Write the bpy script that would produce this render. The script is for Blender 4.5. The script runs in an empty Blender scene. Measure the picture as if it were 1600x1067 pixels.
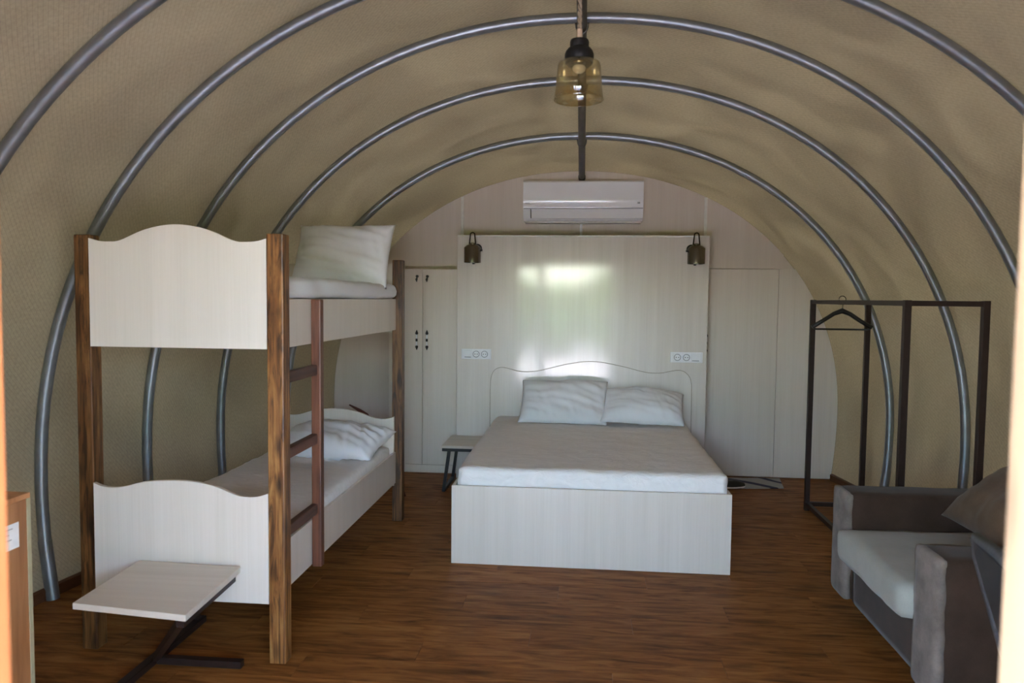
import bpy, bmesh, math, random
from math import sin, cos, pi, radians, sqrt
from mathutils import Vector, Matrix, noise

random.seed(7)
scene = bpy.context.scene
COL = scene.collection

# ------------------------------------------------------------------ camera
cd = bpy.data.cameras.new('camera')
cam = bpy.data.objects.new('camera', cd)
COL.objects.link(cam)
cd.sensor_width = 36.0
cd.lens = 1180.0 / 1600.0 * 36.0
cd.clip_start = 0.02
cam.matrix_world = (Matrix.Translation((0, 0, 1.54)) @ Matrix.Rotation(radians(5.4), 4, 'Z')
                    @ Matrix.Rotation(radians(90 - 3.27), 4, 'X') @ Matrix.Rotation(radians(0.6), 4, 'Z'))
cd.dof.use_dof = True
cd.dof.focus_distance = 5.2
cd.dof.aperture_fstop = 3.6
scene.camera = cam

# ------------------------------------------------------------------ light
world = bpy.data.worlds.new('sky')
scene.world = world
world.use_nodes = True
wn = world.node_tree.nodes
wl = world.node_tree.links
wn.clear()
sky = wn.new('ShaderNodeTexSky')
sky.sky_type = 'NISHITA'
sky.sun_disc = False
sky.sun_elevation = radians(58)
sky.sun_rotation = radians(40)
sky.air_density = 1.0
sky.dust_density = 1.0
bg = wn.new('ShaderNodeBackground')
bg.inputs['Strength'].default_value = 0.55
wo = wn.new('ShaderNodeOutputWorld')
wl.new(sky.outputs[0], bg.inputs[0])
wl.new(bg.outputs[0], wo.inputs[0])

sl = bpy.data.lights.new('sun', 'SUN')
sl.energy = 6.0
sl.angle = radians(1.0)
sl.color = (1.0, 0.965, 0.93)
sun = bpy.data.objects.new('sun', sl)
COL.objects.link(sun)
# the sun stands high behind the tent, to its right
sun.rotation_euler = Vector((-0.11, -0.42, -0.95)).to_track_quat('-Z', 'Y').to_euler()

# portals only tell the renderer where the openings of the front wall are
for nm, px, pz, sx, sz in (('doorway_portal', -0.10, 1.0, 1.05, 2.0),
                           ('sidelight_portal', -0.82, 1.0, 0.42, 2.0),
                           ('sidelight_portal', 0.75, 1.0, 0.6, 2.0)):
    pl = bpy.data.lights.new(nm, 'AREA')
    pl.shape = 'RECTANGLE'
    pl.size, pl.size_y = sx, sz
    pl.cycles.is_portal = True
    po = bpy.data.objects.new(nm, pl)
    COL.objects.link(po)
    po.location = (px, 0.60, pz)
    po.rotation_euler = (radians(90), 0, pi)

scene.view_settings.view_transform = 'Standard'
scene.view_settings.look = 'None'
scene.view_settings.gamma = 1.0
scene.view_settings.use_curve_mapping = False
scene.view_settings.exposure = 3.82
scene.cycles.use_denoising = True
scene.cycles.max_bounces = 10
scene.cycles.diffuse_bounces = 6
scene.cycles.transparent_max_bounces = 12
scene.cycles.sample_clamp_indirect = 6.0
scene.cycles.caustics_reflective = False
scene.cycles.caustics_refractive = False


# ------------------------------------------------------------------ materials
def srgb(r, g, b):
    f = lambda c: (c / 255 / 12.92) if c / 255 <= 0.04045 else ((c / 255 + 0.055) / 1.055) ** 2.4
    return (f(r), f(g), f(b), 1.0)


class NT:
    def __init__(self, name):
        self.m = bpy.data.materials.new(name)
        self.m.use_nodes = True
        self.n = self.m.node_tree.nodes
        self.l = self.m.node_tree.links
        self.p = self.n['Principled BSDF']
        self.out = self.n['Material Output']

    def new(self, t, **kw):
        x = self.n.new(t)
        for k, v in kw.items():
            setattr(x, k, v)
        return x

    def link(self, a, b):
        self.l.new(a, b)

    def coords(self, kind='Object', scale=(1, 1, 1), rnd=False):
        tc = self.new('ShaderNodeTexCoord')
        mp = self.new('ShaderNodeMapping')
        mp.inputs['Scale'].default_value = scale
        self.link(tc.outputs[kind], mp.inputs['Vector'])
        if rnd:
            oi = self.new('ShaderNodeObjectInfo')
            ml = self.new('ShaderNodeMath', operation='MULTIPLY')
            ml.inputs[1].default_value = 37.0
            cx = self.new('ShaderNodeCombineXYZ')
            self.link(oi.outputs['Random'], ml.inputs[0])
            for i in range(3):
                self.link(ml.outputs[0], cx.inputs[i])
            self.link(cx.outputs[0], mp.inputs['Location'])
        return mp.outputs[0]

    def noise(self, vec, scale=5, detail=3, rough=0.5, dist=0.0):
        t = self.new('ShaderNodeTexNoise')
        t.inputs['Scale'].default_value = scale
        t.inputs['Detail'].default_value = detail
        t.inputs['Roughness'].default_value = rough
        t.inputs['Distortion'].default_value = dist
        if vec is not None:
            self.link(vec, t.inputs['Vector'])
        return t.outputs['Fac']

    def ramp(self, fac, stops):
        r = self.new('ShaderNodeValToRGB')
        e = r.color_ramp.elements
        while len(e) < len(stops):
            e.new(0.5)
        for el, (p, c) in zip(e, stops):
            el.position = p
            el.color = c
        self.link(fac, r.inputs[0])
        return r.outputs[0]

    def mix(self, a, b, fac, mode='MIX'):
        x = self.new('ShaderNodeMix', data_type='RGBA', blend_type=mode)
        for sock, v in ((x.inputs[0], fac), (x.inputs[6], a), (x.inputs[7], b)):
            if hasattr(v, 'is_output'):
                self.link(v, sock)
            else:
                sock.default_value = v
        return x.outputs[2]

    def bump(self, h, strength=0.2, dist=0.01):
        b = self.new('ShaderNodeBump')
        b.inputs['Strength'].default_value = strength
        b.inputs['Distance'].default_value = dist
        self.link(h, b.inputs['Height'])
        self.link(b.outputs[0], self.p.inputs['Normal'])

    def set(self, **kw):
        for k, v in kw.items():
            s = self.p.inputs[k]
            if hasattr(v, 'is_output'):
                self.link(v, s)
            else:
                s.default_value = v
        return self


def plain(name, col, rough=0.5, metal=0.0, var=0.06, scale=30, bump=0.0, **kw):
    t = NT(name)
    f = t.noise(t.coords('Object'), scale, 3)
    lo = tuple(c * (1 - var) for c in col[:3]) + (1,)
    hi = tuple(min(1, c * (1 + var)) for c in col[:3]) + (1,)
    t.set(**{'Base Color': t.ramp(f, [(0.3, lo), (0.7, hi)]), 'Roughness': rough, 'Metallic': metal}, **kw)
    if bump:
        t.bump(f, bump, 0.003)
    return t.m


def laminate(name, a, b, rough, coat=0.0, coat_rough=0.1, lie=False):
    """cream board with a faint upright grain"""
    t = NT(name)
    v = t.coords('Object', (0.4, 14, 14) if lie else (14, 14, 0.4))
    f1 = t.noise(v, 1.0, 4, 0.6)
    v2 = t.coords('Object', (2.5, 140, 140) if lie else (140, 140, 2.5))
    f2 = t.noise(v2, 1.0, 2, 0.5)
    c1 = t.ramp(f1, [(0.3, a), (0.7, b)])
    c = t.mix(c1, t.ramp(f2, [(0.3, (0.965, 0.96, 0.95, 1)), (0.6, (1, 1, 1, 1))]), 1.0, 'MULTIPLY')
    t.set(**{'Base Color': c, 'Roughness': rough, 'Coat Weight': coat, 'Coat Roughness': coat_rough})
    return t.m


def wood(name, dark, mid, light, axis='Z', rough=0.55, knots=0.0, freq=22, rnd=True, stretch=1.2, bump=0.15):
    t = NT(name)
    sc = {'X': (stretch, freq, freq), 'Y': (freq, stretch, freq), 'Z': (freq, freq, stretch)}[axis]
    v = t.coords('Object', sc, rnd)
    f = t.noise(v, 1.0, 6, 0.62, 0.7)
    c = t.ramp(f, [(0.30, dark), (0.47, mid), (0.68, light)])
    sc2 = tuple(s * 0.25 for s in sc)
    f2 = t.noise(t.coords('Object', sc2, rnd), 1.0, 2, 0.5)
    c = t.mix(c, t.ramp(f2, [(0.35, (0.62, 0.58, 0.55, 1)), (0.65, (1.08, 1.05, 1.0, 1))]), 0.8, 'MULTIPLY')
    if knots:
        kv = t.coords('Object', {'X': (5, 16, 16), 'Y': (16, 5, 16), 'Z': (14, 14, 5)}[axis], rnd)
        vo = t.new('ShaderNodeTexVoronoi')
        vo.inputs['Scale'].default_value = 1.0
        t.link(kv, vo.inputs['Vector'])
        k = t.ramp(vo.outputs['Distance'], [(0.08, (0.10, 0.07, 0.06, 1)), (0.34, (1, 1, 1, 1))])
        c = t.mix(c, k, knots, 'MULTIPLY')
    t.set(**{'Base Color': c, 'Roughness': rough})
    t.bump(f, bump, 0.004)
    return t.m


def burnt(name, k=1.0):
    """scorched pine: pale grain, dark streaks and sooty blotches round the knots"""
    t = NT(name)
    f = t.noise(t.coords('Object', (60, 60, 1.3), True), 1.0, 4, 0.6, 0.9)
    c = t.ramp(f, [(0.30, srgb(84 * k, 48 * k, 24 * k)), (0.48, srgb(140 * k, 94 * k, 50 * k)), (0.68, srgb(178 * k, 130 * k, 76 * k))])
    g = t.noise(t.coords('Object', (24, 24, 3.0), True), 1.0, 4, 0.62, 1.6)
    c = t.mix(c, t.ramp(g, [(0.36 + 0.08 * (1 - k), (0.13, 0.09, 0.08, 1)), (0.47 + 0.08 * (1 - k), (0.68, 0.58, 0.50, 1)), (0.62, (1, 1, 1, 1))]), 0.9, 'MULTIPLY')
    vo = t.new('ShaderNodeTexVoronoi')
    vo.inputs['Scale'].default_value = 1.0
    t.link(t.coords('Object', (11, 11, 4.2), True), vo.inputs['Vector'])
    c = t.mix(c, t.ramp(vo.outputs['Distance'], [(0.06, (0.10, 0.07, 0.06, 1)), (0.26, (1, 1, 1, 1))]), 0.85, 'MULTIPLY')
    t.set(**{'Base Color': c, 'Roughness': 0.45})
    t.bump(f, 0.2, 0.004)
    return t.m


def thin_glass(name, tint, refl=0.06):
    t = NT(name)
    t.n.remove(t.p)
    tr = t.new('ShaderNodeBsdfTransparent')
    tr.inputs[0].default_value = tint
    gl = t.new('ShaderNodeBsdfGlossy')
    gl.inputs['Roughness'].default_value = 0.02
    lw = t.new('ShaderNodeLayerWeight')
    lw.inputs['Blend'].default_value = 0.35
    mr = t.new('ShaderNodeMapRange')
    mr.inputs['To Min'].default_value = refl
    mr.inputs['To Max'].default_value = 0.75
    t.link(lw.outputs['Facing'], mr.inputs['Value'])
    mx = t.new('ShaderNodeMixShader')
    t.link(mr.outputs[0], mx.inputs[0])
    t.link(tr.outputs[0], mx.inputs[1])
    t.link(gl.outputs[0], mx.inputs[2])
    t.link(mx.outputs[0], t.out.inputs[0])
    return t.m


def canvas():
    """tan ripstop canvas that lets some daylight through"""
    t = NT('tan_canvas')
    uv = t.coords('UV')
    sx = t.new('ShaderNodeSeparateXYZ')
    t.link(uv, sx.inputs[0])

    def lines(sock, step, w):
        d = t.new('ShaderNodeMath', operation='DIVIDE'); d.inputs[1].default_value = step
        t.link(sock, d.inputs[0])
        fr = t.new('ShaderNodeMath', operation='FRACT'); t.link(d.outputs[0], fr.inputs[0])
        lt = t.new('ShaderNodeMath', operation='LESS_THAN'); lt.inputs[1].default_value = w
        t.link(fr.outputs[0], lt.inputs[0])
        return lt.outputs[0]
    ad = t.new('ShaderNodeMath', operation='ADD'); t.link(sx.outputs[0], ad.inputs[0]); t.link(sx.outputs[1], ad.inputs[1])
    sb = t.new('ShaderNodeMath', operation='SUBTRACT'); t.link(sx.outputs[0], sb.inputs[0]); t.link(sx.outputs[1], sb.inputs[1])
    gu = lines(ad.outputs[0], 0.026, 0.10)
    gw = lines(sb.outputs[0], 0.013, 0.16)
    gv0 = t.new('ShaderNodeMath', operation='MULTIPLY'); gv0.inputs[1].default_value = 0.30
    t.link(gw, gv0.inputs[0])
    gv = gv0.outputs[0]
    gm = t.new('ShaderNodeMath', operation='MAXIMUM')
    t.link(gu, gm.inputs[0]); t.link(gv, gm.inputs[1])
    big = t.noise(t.coords('UV', (0.9, 1.1, 1)), 1.0, 4, 0.6, 0.6)
    fine = t.noise(t.coords('UV', (60, 60, 1)), 1.0, 2)
    base = t.ramp(big, [(0.3, srgb(144, 131, 112)), (0.7, srgb(162, 149, 129))])
    base = t.mix(base, t.ramp(fine, [(0.35, (0.9, 0.9, 0.9, 1)), (0.65, (1.05, 1.05, 1.05, 1))]), 1.0, 'MULTIPLY')
    g2 = t.new('ShaderNodeMath', operation='MULTIPLY'); g2.inputs[1].default_value = 0.30
    t.link(gm.outputs[0], g2.inputs[0])
    col = t.mix(base, srgb(84, 74, 58), g2.outputs[0])
    t.set(**{'Base Color': col, 'Roughness': 0.9, 'Specular IOR Level': 0.15})
    t.bump(fine, 0.15, 0.003)
    tl = t.new('ShaderNodeBsdfTranslucent')
    leaf_dapple = t.noise(t.coords('UV', (1.1, 1.6, 1), False), 1.3, 5, 0.62, 1.2)  # noise puts dappled leaf shade into the translucent colour
    t.link(t.ramp(leaf_dapple, [(0.32, srgb(104, 90, 62)), (0.68, srgb(156, 137, 98))]), tl.inputs[0])
    mx = t.new('ShaderNodeMixShader')
    mx.inputs[0].default_value = CANVAS_THROUGH
    t.link(t.p.outputs[0], mx.inputs[1])
    t.link(tl.outputs[0], mx.inputs[2])
    t.link(mx.outputs[0], t.out.inputs[0])
    return t.m


CANVAS_THROUGH = 0.010
M = {}
M['canvas'] = canvas()
M['laminate'] = laminate('cream_board', srgb(216, 204, 193), srgb(224, 213, 203), 0.42, 0.15, 0.25)
M['gloss'] = laminate('glossy_cream_board', srgb(214, 204, 196), srgb(225, 216, 209), 0.35, 0.75, 0.085)
M['footboard'] = laminate('satin_cream_board', srgb(217, 206, 195), srgb(224, 213, 203), 0.30, 0.35, 0.16)
M['laminate_flat'] = laminate('cream_table_board', srgb(206, 194, 180), srgb(218, 207, 194), 0.45, 0.1, 0.3, True)
M['wallboard'] = laminate('wall_board', srgb(210, 196, 185), srgb(217, 204, 194), 0.45)
M['trim_white'] = plain('white_strip', srgb(226, 222, 216), 0.4)
M['burnt_pine'] = burnt('burnt_pine')
M['burnt_dark'] = burnt('dark_burnt_pine', 0.78)
M['red_pine_z'] = wood('red_stained_pine_upright', srgb(52, 26, 17), srgb(96, 54, 36), srgb(128, 78, 54), 'Z', 0.45, 0.4, 20)
M['red_pine_y'] = wood('red_stained_pine_long', srgb(48, 24, 18), srgb(80, 46, 36), srgb(104, 64, 50), 'Y', 0.45, 0.3, 20)
M['pine'] = wood('pale_pine', srgb(138, 84, 48), srgb(166, 106, 66), srgb(178, 120, 80), 'Z', 0.5, 0.5, 14, bump=0.05)
M['pine_light'] = wood('pale_pine_bleached', srgb(138, 114, 92), srgb(156, 132, 108), srgb(166, 144, 120), 'Z', 0.5, 0.5, 14, bump=0.05)
M['pale_edge'] = plain('pale_board_edge', srgb(168, 158, 128), 0.6)
M['cab_wood'] = wood('orange_pine_board', srgb(150, 98, 60), srgb(176, 122, 80), srgb(192, 140, 96), 'Z', 0.5, 0.35, 16, bump=0.04)
M['baseboard'] = wood('brown_baseboard', srgb(66, 38, 20), srgb(92, 56, 32), srgb(110, 70, 42), 'Y', 0.5, 0.0, 20)
M['steel'] = plain('galvanised_steel', srgb(146, 150, 154), 0.42, 0.8, 0.10, 14)
M['dark_steel'] = plain('grey_painted_steel', srgb(104, 102, 98), 0.5, 0.6, 0.1, 14)
M['brown_steel'] = plain('dark_brown_steel', srgb(48, 34, 30), 0.45, 0.3, 0.15, 20)
M['black'] = plain('black_plastic', srgb(20, 19, 19), 0.4)
M['black_matt'] = plain('black_bakelite', srgb(13, 12, 13), 0.55)
M['white_plastic'] = plain('white_plastic', srgb(244, 243, 247), 0.16, 0.0, 0.01, 5)
M['grey_plastic'] = plain('grey_plastic', srgb(150, 150, 154), 0.4)
M['chrome'] = plain('brushed_nickel', srgb(122, 116, 106), 0.24, 1.0, 0.05, 8)
M['bronze'] = plain('dark_bronze', srgb(52, 40, 32), 0.4, 0.8)
M['amber'] = thin_glass('amber_glass', (1.0, 0.95, 0.79, 1), 0.13)
M['glass'] = thin_glass('window_glass', (0.96, 0.98, 0.97, 1), 0.05)
M['dimmed'] = thin_glass('dimmed_glass', (0.16, 0.165, 0.165, 1), 0.05)  # tint darkened to cut the daylight through the right sidelight
M['cord'] = plain('braided_cord', srgb(150, 132, 108), 0.8, 0, 0.3, 220)
M['beige_plug'] = plain('pale_wood_ferrule', srgb(206, 180, 152), 0.5)
M['groove'] = plain('grey_brown_edge', srgb(140, 126, 106), 0.6)
M['bulb'] = plain('frosted_bulb', srgb(226, 220, 210), 0.25, 0, 0.01, 4)
M['paper'] = plain('white_paper', srgb(236, 236, 238), 0.7)


def cloth(name, col, scale=420, bump=0.12, rough=0.9, var=0.04, sheen=0.0, big=0.0, bigscale=3):
    t = NT(name)
    f = t.noise(t.coords('Object'), scale, 2)
    lo = tuple(c * (1 - var) for c in col[:3]) + (1,)
    hi = tuple(min(1, c * (1 + var)) for c in col[:3]) + (1,)
    c = t.ramp(f, [(0.3, lo), (0.7, hi)])
    if big:
        g = t.noise(t.coords('Object'), bigscale, 4, 0.6)
        c = t.mix(c, t.ramp(g, [(0.35, (1 - big,) * 3 + (1,)), (0.65, (1 + big,) * 3 + (1,))]), 1.0, 'MULTIPLY')
    t.set(**{'Base Color': c, 'Roughness': rough, 'Sheen Weight': sheen, 'Specular IOR Level': 0.2})
    t.bump(f, bump, 0.001)
    return t.m


M['sheet'] = cloth('white_cotton', srgb(228, 227, 231))
M['sheet_warm'] = cloth('white_quilted_cotton', srgb(238, 234, 232), 200, 0.2)
M['pillowcase'] = cloth('white_pillow_cotton', srgb(228, 227, 231))
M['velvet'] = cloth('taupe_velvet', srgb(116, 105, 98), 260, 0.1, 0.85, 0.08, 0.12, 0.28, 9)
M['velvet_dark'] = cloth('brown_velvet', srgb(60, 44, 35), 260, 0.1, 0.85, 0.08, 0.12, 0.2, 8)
M['velvet_brown'] = cloth('mid_brown_velvet', srgb(98, 78, 62), 260, 0.1, 0.85, 0.08, 0.1, 0.15, 8)
M['seat_cloth'] = cloth('pale_grey_velvet', srgb(160, 160, 152), 260, 0.1, 0.85, 0.04, 0.15, 0.06, 7)
M['rug'] = None


def quilt_mat():
    t = NT('white_quilted_sheet')
    v = t.coords('Object', (9, 26, 12))
    f = t.noise(v, 1.0, 4, 0.55, 1.4)
    c = t.ramp(f, [(0.3, srgb(232, 228, 226)), (0.7, srgb(241, 237, 235))])
    t.set(**{'Base Color': c, 'Roughness': 0.9, 'Specular IOR Level': 0.2})
    t.bump(f, 0.55, 0.012)
    return t.m


M['sheet_warm'] = quilt_mat()


def rug_mat():
    t = NT('pale_rug_with_navy_zigzag')
    v = t.coords('Object')
    w = t.new('ShaderNodeTexWave', wave_type='BANDS', bands_direction='DIAGONAL', wave_profile='TRI')
    w.inputs['Scale'].default_value = 2.2
    w.inputs['Distortion'].default_value = 3.0
    w.inputs['Detail'].default_value = 1.0
    t.link(v, w.inputs['Vector'])
    n = t.noise(v, 160, 2)
    c = t.ramp(w.outputs['Fac'], [(0.70, srgb(168, 164, 160)), (0.78, srgb(58, 60, 84))])
    t.set(**{'Base Color': c, 'Roughness': 0.95})
    t.bump(n, 0.3, 0.003)
    return t.m


M['rug'] = rug_mat()


def plank_mat():
    t = NT('brown_laminate_plank')
    v = t.coords('Object', (4.0, 26, 26), True)
    f = t.noise(v, 1.0, 6, 0.62, 0.8)
    c = t.ramp(f, [(0.28, srgb(88, 50, 24)), (0.50, srgb(140, 90, 46)), (0.72, srgb(166, 112, 60))])
    kv = t.coords('Object', (2.4, 9, 9), True)
    vo = t.new('ShaderNodeTexVoronoi'); vo.inputs['Scale'].default_value = 1.0
    t.link(kv, vo.inputs['Vector'])
    c = t.mix(c, t.ramp(vo.outputs['Distance'], [(0.05, (0.35, 0.30, 0.28, 1)), (0.30, (1, 1, 1, 1))]), 0.8, 'MULTIPLY')
    oi = t.new('ShaderNodeObjectInfo')
    c = t.mix(c, t.ramp(oi.outputs['Random'], [(0.0, (0.84, 0.80, 0.78, 1)), (1.0, (1.10, 1.08, 1.05, 1))]), 1.0, 'MULTIPLY')
    t.set(**{'Base Color': c, 'Roughness': t.ramp(f, [(0.3, (0.55,) * 3 + (1,)), (0.7, (0.42,) * 3 + (1,))]),
             'Specular IOR Level': 0.1})
    t.bump(f, 0.06, 0.002)
    return t.m


M['plank'] = plank_mat()


def weave_mat():
    t = NT('dark_woven_resin')
    v = t.coords('Object', (1, 1, 1))
    w1 = t.new('ShaderNodeTexWave', wave_type='BANDS', bands_direction='Z'); w1.inputs['Scale'].default_value = 45
    w2 = t.new('ShaderNodeTexWave', wave_type='BANDS', bands_direction='Y'); w2.inputs['Scale'].default_value = 45
    t.link(v, w1.inputs[0]); t.link(v, w2.inputs[0])
    a = t.new('ShaderNodeMath', operation='MULTIPLY')
    t.link(w1.outputs['Fac'], a.inputs[0]); t.link(w2.outputs['Fac'], a.inputs[1])
    t.set(**{'Base Color': t.ramp(a.outputs[0], [(0.1, srgb(26, 27, 30)), (0.7, srgb(70, 72, 76))]), 'Roughness': 0.45})
    t.bump(a.outputs[0], 0.6, 0.004)
    return t.m


M['weave'] = weave_mat()
M['rim'] = plain('grey_braided_resin', srgb(64, 66, 70), 0.5, 0, 0.35, 120, 0.5)
M['ground'] = plain('pale_gravel', srgb(210, 199, 194), 0.95, 0, 0.15, 25, 0.3)
M['leaf'] = plain('green_leaf', srgb(92, 122, 58), 0.6, 0, 0.35, 3)
M['clad'] = wood('pale_wall_cladding', srgb(170, 140, 105), srgb(196, 168, 132), srgb(208, 184, 150), 'Z', 0.6, 0.2, 12, bump=0.04)
M['red_stick'] = plain('dark_red_wood', srgb(74, 24, 20), 0.5)


# ------------------------------------------------------------------ helpers
def origin(o):
    v = Vector((0, 0, 0))
    while o is not None:
        v = v + o.location
        o = o.parent
    return v


def obj(name, bm, mat, parent=None, smooth=False, auto=None):
    """link one bmesh, written in scene coordinates, as ONE mesh object"""
    if parent is not None:
        off = -origin(parent)
        for v in bm.verts:
            v.co += off
    me = bpy.data.meshes.new(name)
    bm.normal_update()
    bm.to_mesh(me)
    bm.free()
    mats = mat if isinstance(mat, (list, tuple)) else [mat]
    for m in mats:
        me.materials.append(m)
    if smooth:
        for p in me.polygons:
            p.use_smooth = True
    if auto is not None:
        me.set_sharp_from_angle(angle=radians(auto))
    o = bpy.data.objects.new(name, me)
    COL.objects.link(o)
    o.parent = parent
    return o


def thing(name, label, cat, loc, group=None):
    o = bpy.data.objects.new(name, None)
    o.empty_display_size = 0.05
    COL.objects.link(o)
    o.location = loc
    return tag(o, label, cat, group)


def tag(o, label, cat, group=None):
    o['label'] = label
    o['category'] = cat
    if group:
        o['group'] = group
    return o


def struct(o, label=None):
    o['kind'] = 'structure'
    if label:
        o['label'] = label
    return o


def box(x0, x1, y0, y1, z0, z1, bev=0.0, seg=2, bm=None):
    bm = bm or bmesh.new()
    r = bmesh.ops.create_cube(bm, size=1.0)
    for v in r['verts']:
        v.co = Vector(((x0 + x1) / 2 + v.co.x * (x1 - x0), (y0 + y1) / 2 + v.co.y * (y1 - y0),
                       (z0 + z1) / 2 + v.co.z * (z1 - z0)))
    if bev:
        es = {e for v in r['verts'] for e in v.link_edges}
        bmesh.ops.bevel(bm, geom=list(es), offset=bev, segments=seg, affect='EDGES', profile=0.5)
    return bm


def prism(pts, y0, y1, bm=None, axis='Y'):
    """outline in x,z pushed along y (or y,z pushed along x)"""
    bm = bm or bmesh.new()
    mk = (lambda a, b, t: (a, t, b)) if axis == 'Y' else (lambda a, b, t: (t, a, b))
    if axis == 'Z':
        mk = lambda a, b, t: (a, b, t)
    A = [bm.verts.new(mk(a, b, y0)) for a, b in pts]
    B = [bm.verts.new(mk(a, b, y1)) for a, b in pts]
    n = len(pts)
    bm.faces.new(A)
    bm.faces.new(B[::-1])
    for i in range(n):
        j = (i + 1) % n
        bm.faces.new((A[j], A[i], B[i], B[j]))
    bmesh.ops.recalc_face_normals(bm, faces=bm.faces)
    return bm


def tube(pts, r, seg=10, bm=None, caps=True, closed=False):
    bm = bm or bmesh.new()
    pts = [Vector(p) for p in pts]
    rings = []
    n = len(pts)
    up = None
    for i, p in enumerate(pts):
        if closed:
            t = (pts[(i + 1) % n] - pts[i - 1]).normalized()
        else:
            t = (pts[min(i + 1, n - 1)] - pts[max(i - 1, 0)]).normalized()
        if up is None:
            up = Vector((0, 0, 1)) if abs(t.z) < 0.9 else Vector((0, 1, 0))
        u = (up - t * up.dot(t)).normalized()
        w = t.cross(u)
        up = u
        rr = r[i] if isinstance(r, (list, tuple)) else r
        rings.append([bm.verts.new(p + (u * cos(a) + w * sin(a)) * rr) for a in (2 * pi * k / seg for k in range(seg))])
    m = n if closed else n - 1
    for i in range(m):
        A, B = rings[i], rings[(i + 1) % n]
        for k in range(seg):
            bm.faces.new((A[k], A[(k + 1) % seg], B[(k + 1) % seg], B[k]))
    if caps and not closed:
        bm.faces.new(rings[0][::-1])
        bm.faces.new(rings[-1])
    bmesh.ops.recalc_face_normals(bm, faces=bm.faces)
    return bm


def lathe(prof, c, seg=32, bm=None, close=False):
    """profile of (radius, z) turned about an upright axis through c"""
    bm = bm or bmesh.new()
    rings = []
    for r, z in prof:
        rings.append([bm.verts.new((c[0] + r * cos(2 * pi * k / seg), c[1] + r * sin(2 * pi * k / seg), c[2] + z)) for k in range(seg)])
    rng = list(range(len(rings) - 1))
    for i in rng:
        A, B = rings[i], rings[i + 1]
        for k in range(seg):
            bm.faces.new((A[k], A[(k + 1) % seg], B[(k + 1) % seg], B[k]))
    if close:
        bm.faces.new(rings[0][::-1])
        bm.faces.new(rings[-1])
    bmesh.ops.recalc_face_normals(bm, faces=bm.faces)
    return bm


def bar(p, q, w, h, bm=None):
    """square section bar between two points"""
    bm = bm or bmesh.new()
    p, q = Vector(p), Vector(q)
    t = (q - p).normalized()
    up = Vector((0, 0, 1)) if abs(t.z) < 0.9 else Vector((0, 1, 0))
    s = t.cross(up).normalized()
    u = s.cross(t)
    R = []
    for e in (p, q):
        R.append([bm.verts.new(e + s * a * w / 2 + u * b * h / 2) for a, b in ((-1, -1), (1, -1), (1, 1), (-1, 1))])
    bm.faces.new(R[0][::-1])
    bm.faces.new(R[1])
    for k in range(4):
        bm.faces.new((R[0][k], R[0][(k + 1) % 4], R[1][(k + 1) % 4], R[1][k]))
    bmesh.ops.recalc_face_normals(bm, faces=bm.faces)
    return bm


def pillow_bm(w, d, t, mat, seed=0, wr=0.016, n=54, pinch=0.07, flat=0.35):
    """a stuffed pillow with pointed corners, flattened underneath"""
    bm = bmesh.new()
    nx, ny = n, int(n * d / w) + 2
    def P(i, j, side):
        u = -1 + 2 * i / nx
        v = -1 + 2 * j / ny
        x = u * w / 2 * (1 - pinch * (1 - v * v) * abs(u) ** 3)
        y = v * d / 2 * (1 - pinch * (1 - u * u) * abs(v) ** 3)
        h = max(0.0, (1 - abs(u) ** 2.6) * (1 - abs(v) ** 2.6)) ** 0.55
        q = Vector((x * 3.2 + seed * 7.1, y * 3.2 + (3 if side < 0 else 0), seed * 3.3))
        nz = noise.fractal(q, 1.0, 2.0, 3)
        # creases that run in from the corners and the ends
        cr = noise.noise(Vector((x * 4 + seed, y * 22 + x * 5, seed * 1.7)))
        cr2 = noise.noise(Vector((x * 26 + y * 9, y * 4, seed * 2.7 + 5)))
        e = max(abs(u), abs(v))
        z = h * t * 0.5 * (1 if side > 0 else flat) * side
        z += (nz * 0.020 + cr * wr * (0.7 + e) + cr2 * wr * 1.3 * e) * h * side
        z += 0.012 * noise.noise(Vector((x * 5 + seed, y * 5, 2.2)))
        return Vector((x, y, z))
    top = [[bm.verts.new(P(i, j, 1)) for j in range(ny + 1)] for i in range(nx + 1)]
    bot = [[None] * (ny + 1) for i in range(nx + 1)]
    for i in range(nx + 1):
        for j in range(ny + 1):
            if i in (0, nx) or j in (0, ny):
                bot[i][j] = top[i][j]
            else:
                bot[i][j] = bm.verts.new(P(i, j, -1))
    for i in range(nx):
        for j in range(ny):
            bm.faces.new((top[i][j], top[i + 1][j], top[i + 1][j + 1], top[i][j + 1]))
            bm.faces.new((bot[i][j], bot[i][j + 1], bot[i + 1][j + 1], bot[i + 1][j]))
    for v in bm.verts:
        v.co = mat @ v.co
    bmesh.ops.recalc_face_normals(bm, faces=bm.faces)
    return bm


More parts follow.
